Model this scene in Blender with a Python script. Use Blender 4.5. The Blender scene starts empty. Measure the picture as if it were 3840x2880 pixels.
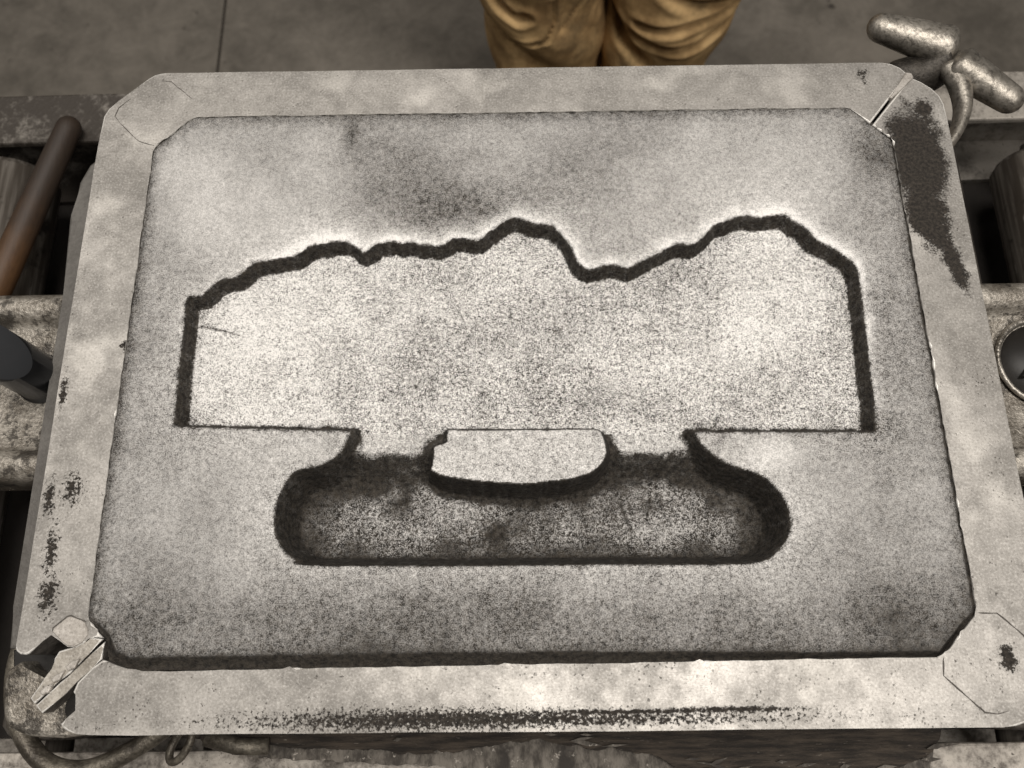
import bpy, bmesh, math, random
import numpy as np
from mathutils import Vector, Matrix

# ---------------------------------------------------------------- camera, light, exposure
SC = bpy.context.scene
COL = SC.collection
cam_d = bpy.data.cameras.new('camera')
cam = bpy.data.objects.new('camera', cam_d); COL.objects.link(cam)
cam.location = (0.0, 0.0, 0.52)
cam.rotation_euler = (0.31055, 0.008477, -0.010681)
cam_d.sensor_width = 36.0
cam_d.lens = 29.115
cam_d.clip_start = 0.01
cam_d.clip_end = 50
cam_d.dof.use_dof = True
cam_d.dof.focus_distance = 0.55
cam_d.dof.aperture_fstop = 8.0
SC.camera = cam

world = bpy.data.worlds.new('World'); SC.world = world
world.use_nodes = True
wb = world.node_tree.nodes['Background']
wb.inputs[0].default_value = (1.0, 0.94, 0.87, 1)
wb.inputs[1].default_value = 0.10

def area(name, loc, target, sx, sy, power, col):
    d = bpy.data.lights.new(name, 'AREA'); d.shape = 'RECTANGLE'; d.size = sx; d.size_y = sy
    d.energy = power; d.color = col
    o = bpy.data.objects.new(name, d); COL.objects.link(o)
    o.location = loc
    o.rotation_euler = (Vector(target) - Vector(loc)).to_track_quat('-Z', 'Y').to_euler()
    return o
WARM = (1.0, 0.957, 0.905)
area('ceiling_lamp', (0.15, 0.35, 2.3), (0, 0.2, 0), 1.5, 0.5, 50, WARM)
area('ceiling_lamp', (1.3, -0.9, 2.3), (0, 0.2, 0), 1.3, 0.35, 24, WARM)
area('ceiling_lamp', (-1.6, 1.0, 2.3), (0, 0.2, 0), 1.3, 0.35, 14, WARM)

SC.view_settings.view_transform = 'Standard'
SC.view_settings.look = 'None'
SC.view_settings.exposure = 0.0
SC.view_settings.gamma = 1.0
SC.render.engine = 'CYCLES'

# ---------------------------------------------------------------- helpers
random.seed(4)
RNG = np.random.default_rng(7)
FLOOR = -0.85
SAND = -0.002
def mm(l): return [(a / 1000.0, b / 1000.0) for a, b in l]

class NT:
    def __init__(s, name):
        s.m = bpy.data.materials.new(name); s.m.use_nodes = True
        s.t = s.m.node_tree; s.n = s.t.nodes
        s.b = s.n['Principled BSDF']
        s.co = s.n.new('ShaderNodeTexCoord').outputs['Object']
    def link(s, a, b): s.t.links.new(a, b)
    def put(s, sock, v):
        if isinstance(v, bpy.types.NodeSocket): s.link(v, sock)
        elif v is not None: sock.default_value = v
    def noise(s, scale, detail=3, rough=.55, vec=None, dist=0.0):
        n = s.n.new('ShaderNodeTexNoise'); s.link(vec or s.co, n.inputs['Vector'])
        n.inputs['Scale'].default_value = scale; n.inputs['Detail'].default_value = detail
        n.inputs['Roughness'].default_value = rough; n.inputs['Distortion'].default_value = dist
        return n.outputs['Fac']
    def voro(s, scale, vec=None):
        n = s.n.new('ShaderNodeTexVoronoi'); s.link(vec or s.co, n.inputs['Vector'])
        n.inputs['Scale'].default_value = scale
        return n.outputs['Distance']
    def mapping(s, loc=(0, 0, 0), rot=(0, 0, 0), scale=(1, 1, 1), typ='POINT', vec=None):
        n = s.n.new('ShaderNodeMapping'); n.vector_type = typ; s.link(vec or s.co, n.inputs[0])
        n.inputs['Location'].default_value = loc; n.inputs['Rotation'].default_value = rot; n.inputs['Scale'].default_value = scale
        return n.outputs[0]
    def math(s, op, a, b=None, c=None, clamp=False):
        n = s.n.new('ShaderNodeMath'); n.operation = op; n.use_clamp = clamp
        s.put(n.inputs[0], a); s.put(n.inputs[1], b)
        if c is not None: s.put(n.inputs[2], c)
        return n.outputs[0]
    def ramp(s, v, a, b, lo=0.0, hi=1.0, smooth=True):
        n = s.n.new('ShaderNodeMapRange'); n.interpolation_type = 'SMOOTHSTEP' if smooth else 'LINEAR'
        s.put(n.inputs[0], v); n.inputs[1].default_value = a; n.inputs[2].default_value = b
        n.inputs[3].default_value = lo; n.inputs[4].default_value = hi
        return n.outputs[0]
    def mix(s, f, a, b):
        n = s.n.new('ShaderNodeMix'); n.data_type = 'RGBA'
        s.put(n.inputs[0], f)
        s.put(n.inputs[6], a if isinstance(a, bpy.types.NodeSocket) else (*a, 1))
        s.put(n.inputs[7], b if isinstance(b, bpy.types.NodeSocket) else (*b, 1))
        return n.outputs[2]
    def attr(s, name):
        n = s.n.new('ShaderNodeAttribute'); n.attribute_name = name
        return n.outputs['Fac']
    def ell(s, c, r, rot=0.0, amp=.6, nz=60, soft=.2):
        """irregular blot centred at c"""
        v = s.mapping((c[0], c[1], 0), (0, 0, rot), (r[0], r[1], 1000), 'TEXTURE')
        n = s.n.new('ShaderNodeVectorMath'); n.operation = 'LENGTH'; s.link(v, n.inputs[0])
        d = s.math('SUBTRACT', 1.0, n.outputs['Value'])
        d = s.math('ADD', d, s.math('MULTIPLY', s.math('SUBTRACT', s.noise(nz, 5, .7), .5), amp * 3))
        d = s.math('ADD', d, s.math('MULTIPLY', s.math('SUBTRACT', s.noise(620, 3, .7), .5), amp * 2.2))
        return s.ramp(d, 0, soft)
    def bump(s, h, strength=.3, dist=.001, prev=None):
        n = s.n.new('ShaderNodeBump'); s.put(n.inputs['Height'], h)
        n.inputs['Strength'].default_value = strength; n.inputs['Distance'].default_value = dist
        if prev: s.link(prev, n.inputs['Normal'])
        return n.outputs[0]
    def fin(s, color, rough=.6, metal=0.0, normal=None, spec=None):
        s.put(s.b.inputs['Base Color'], color if isinstance(color, bpy.types.NodeSocket) else (*color, 1))
        s.put(s.b.inputs['Roughness'], rough); s.put(s.b.inputs['Metallic'], metal)
        if normal: s.link(normal, s.b.inputs['Normal'])
        if spec is not None: s.b.inputs['Specular IOR Level'].default_value = spec
        return s.m

# ---------------------------------------------------------------- materials
def mat_sand():
    t = NT('green_sand')
    dust_shade = t.attr('dust_shade'); co = t.attr('coarse')
    n1 = t.math('SUBTRACT', t.noise(1250, 2, .65), .5)
    n2 = t.math('SUBTRACT', t.noise(420, 3, .6), .5)
    n3 = t.math('SUBTRACT', t.noise(130, 3, .6), .5)
    g = t.math('ADD', t.math('ADD', t.math('MULTIPLY', n1, 2.3), t.math('MULTIPLY', n2, 1.35)), t.math('MULTIPLY', n3, .55))
    g = t.math('MULTIPLY', g, co)
    # grains only show where there is some dust to break up
    lim = t.ramp(dust_shade, 0.0, .16, .05, 1.0)
    f = t.math('ADD', dust_shade, t.math('MULTIPLY', g, lim), clamp=True)
    dark = t.mix(t.ramp(t.noise(260, 5, .75), .32, .68), (.008, .0064, .0048), (.048, .040, .031))
    c = t.mix(f, dark, (.88, .852, .815))
    nrm = t.bump(t.math('ADD', t.math('ADD', n1, n2), n3), .7, .0009)
    return t.fin(c, .92, 0, nrm, .25)

def mat_alu(name, base=(.44, .415, .382), lo=(.22, .206, .187), stains=(), streak=0, rough=(.46, .62), metal=.5, pits=.5, lines=()):
    t = NT(name)
    big = t.noise(13, 4, .6, dist=.4)
    mid = t.noise(95, 4, .65)
    f = t.math('ADD', t.math('MULTIPLY', big, .75), t.math('MULTIPLY', mid, .45))
    c = t.mix(t.ramp(f, .40, .82), lo, base)
    # pale soft clouds, mottled reflections painted into the metal's colour
    cloud_sheen = t.ramp(t.noise(24, 3, .5, vec=t.mapping(loc=(3.1, 1.7, 0))), .52, .72)
    c = t.mix(t.math('MULTIPLY', cloud_sheen, .45), c, (.70, .665, .61))
    gr = t.noise(650, 3, .7)
    c = t.mix(t.ramp(gr, .50, .72, 0, .55), c, (.15, .135, .118))
    c = t.mix(t.ramp(gr, .50, .30, 0, .30), c, (.80, .77, .72))
    # fine scratches in two directions
    s1 = t.noise(70, 3, .7, vec=t.mapping(rot=(0, 0, .9), scale=(1, 26, 1)))
    s2 = t.noise(60, 3, .7, vec=t.mapping(rot=(0, 0, -.35), scale=(1, 30, 1)))
    scr = t.math('ADD', t.ramp(s1, .64, .74), t.ramp(s2, .66, .76), clamp=True)
    c = t.mix(t.math('MULTIPLY', scr, .40), c, (.85, .82, .77))
    # pits and small dark specks
    v = t.voro(330)
    gate = t.ramp(t.noise(38, 3, .6), .52, .66)
    pit = t.math('MULTIPLY', t.ramp(v, .24, .12), gate)
    pit = t.math('MAXIMUM', t.math('MULTIPLY', pit, pits), t.math('MULTIPLY', t.ramp(t.noise(260, 3, .6), .66, .74), pits))
    c = t.mix(pit, c, (.05, .042, .035))
    nk = t.noise(30, 4, .7, vec=t.mapping(loc=(1, 9, 0), rot=(0, 0, .06), scale=(16, 1.3, 1)))
    nk2 = t.noise(34, 4, .7, vec=t.mapping(loc=(6, 2, 0), rot=(0, 0, 1.2), scale=(18, 1.2, 1)))
    nick = t.math('MULTIPLY', t.math('ADD', t.ramp(nk, .70, .76), t.ramp(nk2, .70, .76), clamp=True), .8)
    c = t.mix(nick, c, (.10, .088, .075))
    dirt = None
    for st in stains:
        e = t.ell(*st[:2], **(st[2] if len(st) > 2 else {}))
        dirt = e if dirt is None else t.math('MAXIMUM', dirt, e)
    r = t.ramp(f, .4, .8, rough[1], rough[0])
    m = metal
    if dirt is not None:
        dc = t.mix(t.ramp(t.noise(420, 4, .75), .35, .7), (.011, .009, .0072), (.046, .038, .030))
        c = t.mix(dirt, c, dc)
        r = t.math('ADD', r, t.math('MULTIPLY', dirt, .5), clamp=True)
        m = t.math('MULTIPLY', t.math('SUBTRACT', 1.0, dirt), metal)
    h = t.math('SUBTRACT', t.math('MULTIPLY', mid, .6), t.math('ADD', t.math('MULTIPLY', pit, 1.0), t.math('MULTIPLY', scr, .3)))
    wav = t.bump(t.noise(28, 2, .4), .5, .0030)
    return t.fin(c, r, m, t.bump(h, .35, .0012, wav))

def mat_cast(name, base, lo, rough=.5, metal=.6, bumpy=.5, blot=.5, bscale=60):
    t = NT(name)
    n = t.noise(45, 5, .65); n2 = t.noise(420, 3, .6)
    f = t.math('ADD', t.math('MULTIPLY', n, .7), t.math('MULTIPLY', n2, .4))
    c = t.mix(t.ramp(f, .40, .74), lo, base)
    d = t.math('MULTIPLY', t.ramp(t.math('ADD', t.noise(bscale, 5, .7, vec=t.mapping(loc=(5, 2, 1))), t.math('MULTIPLY', n2, .25)), .64, .72), blot)
    c = t.mix(d, c, (.03, .025, .02))
    r = t.math('ADD', t.math('MULTIPLY', n, .3), rough - .15)
    return t.fin(c, r, metal, t.bump(t.math('ADD', n2, t.math('MULTIPLY', n, 1.5)), bumpy, .0012))

def mat_wood_board():
    t = NT('rotten_wood')
    g = t.noise(30, 5, .7, vec=t.mapping(scale=(1, 9, 9)))
    c = t.mix(t.ramp(g, .35, .7), (.018, .014, .011), (.075, .058, .043))
    c = t.mix(t.ramp(t.noise(150, 5, .7, vec=t.mapping(scale=(1, 4, 4))), .62, .75), c, (.22, .19, .16))
    return t.fin(c, .85, 0, t.bump(g, .8, .004))

def mat_plank():
    t = NT('weathered_plank')
    g = t.noise(45, 6, .7, vec=t.mapping(scale=(2.2, 1, 1)))
    c = t.mix(t.ramp(g, .38, .66), (.05, .042, .034), (.19, .168, .142))
    c = t.mix(t.ramp(t.noise(160, 4, .7), .60, .70), c, (.42, .38, .33))
    c = t.mix(t.ramp(t.noise(30, 4, .6, vec=t.mapping(loc=(4, 4, 0))), .56, .64), c, (.035, .029, .024))
    return t.fin(c, .8, 0, t.bump(g, .7, .003))

def mat_handle():
    t = NT('worn_handle_wood')
    g = t.noise(60, 5, .65, vec=t.mapping(rot=(0, 0, -.22), scale=(6, 1, 6)))
    sep = t.n.new('ShaderNodeSeparateXYZ'); t.link(t.co, sep.inputs[0])
    worn = t.ramp(t.math('ADD', sep.outputs[1], t.math('MULTIPLY', t.math('SUBTRACT', t.noise(25, 4), .5), .12)), .40, .28)
    dark = t.mix(g, (.016, .011, .008), (.042, .028, .019))
    tan = t.mix(g, (.040, .020, .009), (.125, .062, .025))
    c = t.mix(worn, dark, tan)
    return t.fin(c, .55, 0, t.bump(g, .2, .001), .4)

def mat_floor():
    t = NT('concrete')
    a = t.noise(3.0, 6, .65); b = t.noise(14, 6, .7, dist=.5); d = t.noise(90, 3, .6)
    f = t.math('ADD', t.math('MULTIPLY', a, .6), t.math('ADD', t.math('MULTIPLY', b, .5), t.math('MULTIPLY', d, .12)))
    c = t.mix(t.ramp(f, .40, .84), (.085, .074, .060), (.215, .190, .158))
    c = t.mix(t.ramp(t.noise(9, 5, .7, vec=t.mapping(loc=(7, 3, 0))), .62, .72), c, (.045, .037, .030))
    return t.fin(c, .8, 0, t.bump(f, .3, .004))

def mat_cloth():
    t = NT('tan_canvas')
    w = t.n.new('ShaderNodeTexWave'); w.wave_type = 'BANDS'; t.link(t.co, w.inputs[0]); w.inputs['Scale'].default_value = 260
    n = t.noise(16, 5, .65); f2 = t.noise(480, 2, .5)
    c = t.mix(t.ramp(n, .36, .68), (.32, .200, .090), (.68, .46, .22))
    c = t.mix(t.math('MULTIPLY', t.ramp(t.noise(7, 5, .7, vec=t.mapping(loc=(2, 5, 1))), .52, .68), .75), c, (.14, .098, .052))
    h = t.math('ADD', t.math('MULTIPLY', w.outputs['Fac'], .3), f2)
    return t.fin(c, .9, 0, t.bump(h, .25, .0008), .2)

def mat_roller():
    t = NT('roller_steel')
    g = t.noise(40, 4, .6, vec=t.mapping(scale=(3, 3, .2)))
    c = t.mix(t.ramp(g, .35, .72), (.075, .062, .05), (.30, .27, .235))
    c = t.mix(t.ramp(t.noise(120, 5, .7, vec=t.mapping(scale=(1, 1, .15))), .60, .72), c, (.42, .39, .35))
    c = t.mix(t.ramp(t.noise(30, 4, .6, vec=t.mapping(loc=(3, 0, 2))), .55, .68), c, (.035, .029, .023))
    return t.fin(c, t.ramp(g, .3, .7, .6, .4), .6, t.bump(g, .2, .001))

def mat_rail(name, loc=(0, 0, 0), k=1.0):
    t = NT(name)
    g = t.noise(26, 6, .7, vec=t.mapping(loc=loc)); f = t.noise(210, 4, .65)
    sp = t.n.new('ShaderNodeSeparateXYZ'); t.link(t.co, sp.inputs[0])
    falloff_x = t.ramp(sp.outputs[0], -.45, .35, -.14 if k < 1 else 0, .06 if k < 1 else 0)  # light falloff painted into the far rail's colour, darker toward the left
    c = t.mix(t.ramp(t.math('ADD', falloff_x, t.math('ADD', t.math('MULTIPLY', g, .8), t.math('MULTIPLY', f, .35))), .42, .72), (.055 * k, .045 * k, .036 * k), (.40 * k, .365 * k, .32 * k))
    c = t.mix(t.ramp(f, .62, .72), c, (.05, .04, .032))
    return t.fin(c, .62, .25, t.bump(t.math('ADD', g, f), .4, .0015))

def mat_plain(name, col, rough=.5, metal=0.0, nz=80):
    t = NT(name)
    n = t.noise(nz, 4, .6)
    c = t.mix(n, tuple(x * .6 for x in col), tuple(x * 1.4 for x in col))
    return t.fin(c, rough, metal, t.bump(n, .2, .001))

# blots on the machined rim of the flask: (centre), (radii), options  -- metres
STAIN_B = [((.291, .335), (.026, .054), dict(rot=.02, amp=.34, nz=60, soft=.35)),
           ((.290, .288), (.019, .036), dict(rot=.2, amp=.5, nz=70, soft=.35)),
           ((.301, .257), (.0085, .034), dict(rot=.25, amp=.6, nz=90, soft=.4)),
           ((.302, .374), (.009, .014), dict(rot=.1, amp=.6, nz=90, soft=.4)),
           ((-.045, -.0362), (.075, .0016), dict(amp=1.3, nz=230, soft=.5)),
           ((.060, -.0352), (.075, .0017), dict(amp=1.0, nz=200, soft=.5)),
           ((.125, -.0345), (.045, .0020), dict(amp=1.0, nz=180, soft=.5)),
           ((.00, -.0388), (.16, .0042), dict(amp=1.45, nz=330, soft=.6)),
           ((-.06, -.0385), (.10, .0065), dict(amp=1.5, nz=380, soft=.6)),
           ((.290, -.008), (.006, .008), dict(amp=1.2, nz=150, soft=.5))]
STAIN_A = [((-.299, .165), (.0028, .014), dict(amp=1.1, nz=200, soft=.5)),
           ((-.297, .095), (.0038, .013), dict(amp=1.3, nz=220, soft=.5)),
           ((-.291, .062), (.0045, .015), dict(amp=1.4, nz=240, soft=.5)),
           ((-.288, .035), (.006, .012), dict(amp=1.6, nz=260, soft=.5)),
           ((-.283, .100), (.006, .010), dict(amp=1.6, nz=300, soft=.5)),
           ((.262, .405), (.005, .006), dict(amp=1.2, nz=150, soft=.6)),
           ((-.262, .198), (.003, .004), dict(amp=1.2, nz=250))]
M = dict(
    sand=mat_sand(),
    alu_a=mat_alu('worn_aluminium', stains=STAIN_A),
    alu_b=mat_alu('worn_aluminium_stained', stains=STAIN_B, pits=.8),
    pad=mat_alu('corner_aluminium', base=(.62, .58, .53), lo=(.34, .31, .275), pits=.7),
    leaf=mat_alu('hinge_aluminium', base=(.52, .48, .42), lo=(.24, .215, .18), pits=.7, metal=.4),
    edge=mat_alu('polished_edge', base=(.84, .81, .76), lo=(.58, .555, .515), pits=.5, rough=(.45, .6), metal=.25),
    seam=mat_plain('seam_dirt', (.075, .066, .057), .9),
    cast=mat_cast('cast_aluminium', (.55, .51, .45), (.13, .115, .095), .42, .75),
    knob=mat_cast('cast_knob_metal', (.47, .43, .375), (.22, .20, .17), .44, .8, .25, .5, 220),
    side=mat_cast('cast_side', (.20, .18, .16), (.075, .066, .056), .6, .3),
    ledge=mat_cast('dull_cast', (.15, .14, .126), (.095, .087, .078), .6, .3, .3, .2),
    lug=mat_cast('sandy_cast_lug', (.50, .46, .40), (.15, .13, .105), .45, .5, .8, .8),
    pin=mat_plain('polished_pin_steel', (.10, .103, .11), .34, .95, 12),
    hole=mat_plain('hole_dark', (.014, .012, .010), .5, .2),
    board=mat_wood_board(), plank=mat_plank(), handle=mat_handle(), floor=mat_floor(),
    joint=mat_plain('joint_dirt', (.06, .05, .04), .9),
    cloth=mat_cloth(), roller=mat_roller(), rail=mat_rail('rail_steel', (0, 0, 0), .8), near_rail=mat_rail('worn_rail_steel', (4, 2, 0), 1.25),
    blackout=mat_plain('blackout_dark', (.022, .018, .015), .9), boot=mat_plain('boot_leather', (.05, .032, .02), .6), belt=mat_plain('belt_leather', (.03, .02, .014), .5),
    shade_iron=mat_cast('shaded_iron', (.075, .066, .055), (.020, .017, .014), .5, .6, .5, .3),  # shade on the upper latch arm is put into its dark colour
    iron=mat_cast('forged_iron', (.22, .195, .155), (.055, .046, .036), .5, .55, .5, .4),
)

# ---------------------------------------------------------------- object helpers
def empty(name, loc, label=None, cat=None, group=None):
    o = bpy.data.objects.new(name, None); COL.objects.link(o); o.location = loc
    o.empty_display_size = .05
    if label: o['label'] = label; o['category'] = cat
    if group: o['group'] = group
    return o
def link(name, me, mat, parent=None, smooth=False):
    o = bpy.data.objects.new(name, me); COL.objects.link(o)
    if mat: me.materials.append(mat)
    if smooth: me.polygons.foreach_set('use_smooth', [True] * len(me.polygons))
    if parent:
        o.parent = parent
        M4 = Matrix.Translation(parent.location)
        p = parent.parent
        while p: M4 = Matrix.Translation(p.location) @ M4; p = p.parent
        o.matrix_parent_inverse = M4.inverted()
    return o
def from_bm(name, bm, mat, parent=None, smooth=False):
    me = bpy.data.meshes.new(name); bm.normal_update(); bm.to_mesh(me); bm.free()
    return link(name, me, mat, parent, smooth)
def plate(name, pts, ztop, depth, mat, parent=None, bev=.0012, seg=2, edge_mat=None, side_mat=None):
    """solid with the outline pts; its top edge is rounded"""
    a = sum(pts[i][0] * pts[(i + 1) % len(pts)][1] - pts[(i + 1) % len(pts)][0] * pts[i][1] for i in range(len(pts)))
    if a < 0: pts = pts[::-1]
    bm = bmesh.new()
    top = [bm.verts.new((x, y, ztop)) for x, y in pts]
    bot = [bm.verts.new((x, y, ztop - depth)) for x, y in pts]
    f = bm.faces.new(top); n = len(pts)
    bm.faces.new(bot[::-1])
    for i in range(n):
        g = bm.faces.new((top[i], bot[i], bot[(i + 1) % n], top[(i + 1) % n]))
        if side_mat: g.material_index = 2
    if bev: bmesh.ops.bevel(bm, geom=[e for e in f.edges], offset=bev, segments=seg, profile=.5, affect='EDGES', clamp_overlap=True, material=1 if edge_mat else -1)
    bmesh.ops.triangulate(bm, faces=[q for q in bm.faces if len(q.verts) > 4])
    o = from_bm(name, bm, mat, parent)
    if edge_mat: o.data.materials.append(edge_mat); o.data.materials.append(side_mat)
    return o
def box(name, lo, hi, mat, parent=None, bev=.002):
    return plate(name, [(lo[0], lo[1]), (hi[0], lo[1]), (hi[0], hi[1]), (lo[0], hi[1])], hi[2], hi[2] - lo[2], mat, parent, bev)
def tube_bm(path, radii, nseg=20, squash=None, cap=True, up=(0, 0, 1)):
    """rings along a path; radii one per point (or pair for an oval)"""
    bm = bmesh.new(); rings = []
    P = [Vector(p) for p in path]
    for i, p in enumerate(P):
        t = (P[min(i + 1, len(P) - 1)] - P[max(i - 1, 0)]).normalized()
        u = Vector(up) - t * t.dot(Vector(up))
        if u.length < 1e-4: u = Vector((1, 0, 0)) - t * t.x
        u.normalize(); w = t.cross(u)
        r = radii[i]; ru, rw = (r if isinstance(r, tuple) else (r, r))
        rings.append([bm.verts.new(p + u * (math.cos(2 * math.pi * k / nseg) * ru) + w * (math.sin(2 * math.pi * k / nseg) * rw)) for k in range(nseg)])
    for a, b in zip(rings, rings[1:]):
        for k in range(nseg): bm.faces.new((a[k], a[(k + 1) % nseg], b[(k + 1) % nseg], b[k]))
    if cap: bm.faces.new(rings[0][::-1]); bm.faces.new(rings[-1])
    bmesh.ops.recalc_face_normals(bm, faces=bm.faces)
    return bm
def spline(pts, n):
    """Catmull-Rom through pts"""
    P = [np.array(p, float) for p in pts]; P = [2 * P[0] - P[1]] + P + [2 * P[-1] - P[-2]]
    out = []
    for i in range(1, len(P) - 2):
        for j in range(n):
            t = j / n; a, b, c, d = P[i - 1], P[i], P[i + 1], P[i + 2]
            out.append(tuple(.5 * ((2 * b) + (-a + c) * t + (2 * a - 5 * b + 4 * c - d) * t * t + (-a + 3 * b - 3 * c + d) * t ** 3)))
    out.append(tuple(P[-2])); return out
def lathe_bm(prof, nseg=32):
    bm = bmesh.new(); rings = []
    for r, z in prof:
        rings.append([bm.verts.new((r * math.cos(2 * math.pi * k / nseg), r * math.sin(2 * math.pi * k / nseg), z)) for k in range(nseg)])
    for a, b in zip(rings, rings[1:]):
        for k in range(nseg): bm.faces.new((a[k], a[(k + 1) % nseg], b[(k + 1) % nseg], b[k]))
    bm.faces.new(rings[0][::-1]); bm.faces.new(rings[-1])
    bmesh.ops.recalc_face_normals(bm, faces=bm.faces)
    return bm
def wobble(a, b, step, amp, dents=()):
    """points from a (included) to b (excluded), slightly uneven as a worn edge"""
    a = np.array(a); b = np.array(b); L = np.linalg.norm(b - a); n = max(2, int(L / step))
    nrm = np.array([-(b - a)[1], (b - a)[0]]) / L
    out = [tuple(a)]; v = 0
    for i in range(1, n):
        s = i / n; v = .6 * v + random.gauss(0, amp)
        d = sum(h * math.exp(-((s - c) / w) ** 2) for c, w, h in dents)
        out.append(tuple(a + (b - a) * s + nrm * (v + d)))
    return out

# ---------------------------------------------------------------- the floor
fl = bmesh.new()
def quad(bm, x0, y0, x1, y1, z):
    bm.faces.new([bm.verts.new((x, y, z)) for x, y in ((x0, y0), (x1, y0), (x1, y1), (x0, y1))])
quad(fl, -8, -8, -.587, 8, FLOOR); quad(fl, -.5815, -8, 8, 8, FLOOR)
o = from_bm('floor', fl, M['floor']); o['kind'] = 'structure'
jb = bmesh.new(); quad(jb, -.60, -8, -.57, 8, FLOOR - .008)
from_bm('floor_joint', jb, M['joint'], o)

# ---------------------------------------------------------------- the roller conveyor under the flask
conv = empty('roller_conveyor', (0, .19, FLOOR), 'steel roller conveyor carrying the metal flask, its rollers laid crosswise', 'conveyor')
RT = -.120
def rail(name, y_in, y_out, slope, mat):
    """channel: worn top flange, web on the outer side, bottom flange"""
    s = 1 if y_out > y_in else -1
    prof = [(y_in, -.0), (y_out, -.0), (y_out, -.11), (y_in, -.11), (y_in, -.103), (y_out - s * .006, -.103), (y_out - s * .006, -.009), (y_in + s * .004, -.009), (y_in, -.006)]
    bm = bmesh.new(); N = 60; rings = []
    for i in range(N + 1):
        x = -1.3 + 2.6 * i / N
        rings.append([bm.verts.new((x, y + slope * x + random.gauss(0, .0002), RT - .003 + z)) for y, z in prof])
    n = len(prof)
    for a, b in zip(rings, rings[1:]):
        for k in range(n): bm.faces.new((a[k], a[(k + 1) % n], b[(k + 1) % n], b[k]))
    bm.faces.new(rings[0]); bm.faces.new(rings[-1][::-1])
    bmesh.ops.recalc_face_normals(bm, faces=bm.faces)
    eds = [e for e in bm.edges if abs((e.verts[0].co - e.verts[1].co).x) > .01 and e.verts[0].co.z > RT - .004]
    bmesh.ops.bevel(bm, geom=eds, offset=.002, segments=2, profile=.5, affect='EDGES')
    return from_bm(name, bm, mat, conv)
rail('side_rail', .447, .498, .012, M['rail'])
box('floor_blackout', (-1.28, -.124, RT - .118), (1.28, .478, RT - .1135), M['blackout'], conv, 0)  # added dark sheet under the rollers, blacks out the floor in the gaps
rail('side_rail', -.0665, -.130, .0, M['near_rail'])
rm = bpy.data.meshes.new('roller')
RR = .040
b2 = lathe_bm([(.004, -.262), (.010, -.262), (.010, -.247), (RR - .012, -.246), (RR - .005, -.243), (RR, -.236), (RR, .236), (RR - .005, .243), (RR - .012, .246), (.010, .247), (.010, .262), (.004, .262)], 40)
b2.to_mesh(rm); b2.free(); rm.materials.append(M['roller']); rm.polygons.foreach_set('use_smooth', [True] * len(rm.polygons))
for i in range(-8, 10):
    r = bpy.data.objects.new('roller', rm); COL.objects.link(r); r.parent = conv
    r.location = (.01 + .12 * i, -.0035, RT - RR - FLOOR)
    r.rotation_euler = (math.pi / 2, random.random() * 6, 0)
for x in (-1.1, 1.1):
    for y in (.455, -.118):
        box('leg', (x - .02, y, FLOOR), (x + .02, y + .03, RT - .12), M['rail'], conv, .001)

# ---------------------------------------------------------------- the board under the flask
BOARD = mm([(-224.0,-45.7),(-222.1,-57.6),(-212.5,-63.0),(-202.7,-65.4),(-190.0,-64.4),(-180.6,-61.3),(-151.7,-63.0),(-123.8,-63.6),(-87.6,-65.7),(-71.6,-68.2),(-46.1,-67.6),(-27.0,-63.1),(-4.6,-59.7),(20.9,-61.2),(43.2,-63.7),(68.6,-65.8),(87.5,-68.3),(99.9,-73.9),(109.0,-78.9),(137.1,-83.3),(181.2,-82.8),(228.2,-84.4),(250.5,-82.0),(263.8,-77.5),(277.4,-71.9),(286.4,-65.0),(290.3,-59.1),(291.7,-50.8)])
bb = empty('bottom_board', (.03, .18, RT), 'dark rotten wooden board under the flask with a splintered front edge', 'board')
edge = []
for i in range(len(BOARD) - 1):
    edge += wobble(BOARD[i], BOARD[i + 1], .0025, .0007)
edge.append(BOARD[-1])
plate('splintered_ply', edge + [(.290, .40), (-.222, .40)], -.1005, .008, M['board'], bb, .0008, 1)
B2 = mm([(-223.6,-46.3),(-201.9,-68.1),(-40.2,-77.9),(55.9,-82.4),(282.0,-85.7),(290.9,-51.4)])
e2 = []
for i in range(len(B2) - 1): e2 += wobble(B2[i], B2[i + 1], .003, .0006)
plate('lower_plank', e2 + [B2[-1], (.285, .40), (-.215, .40)], -.109, .0108, M['plank'], bb, .001, 1)
# loose splinters on the ragged edge
for i in range(26):
    x = random.uniform(-.20, .28); j = min(range(len(edge)), key=lambda q: abs(edge[q][0] - x) + (0 if edge[q][1] < -.055 else 1))
    y = edge[j][1] + random.uniform(-.001, .009); L = random.uniform(.006, .022); w = random.uniform(.0006, .0018); a = random.gauss(0, .15)
    dx, dy = math.cos(a) * L, math.sin(a) * L
    z = -.1003 + random.uniform(0, .001)
    plate('splinter', [(x, y), (x + dx * .5, y + dy * .5 - w), (x + dx, y + dy), (x + dx * .4, y + dy * .4 + w)], z + .001, .0012, M['plank'], bb, 0)

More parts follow.
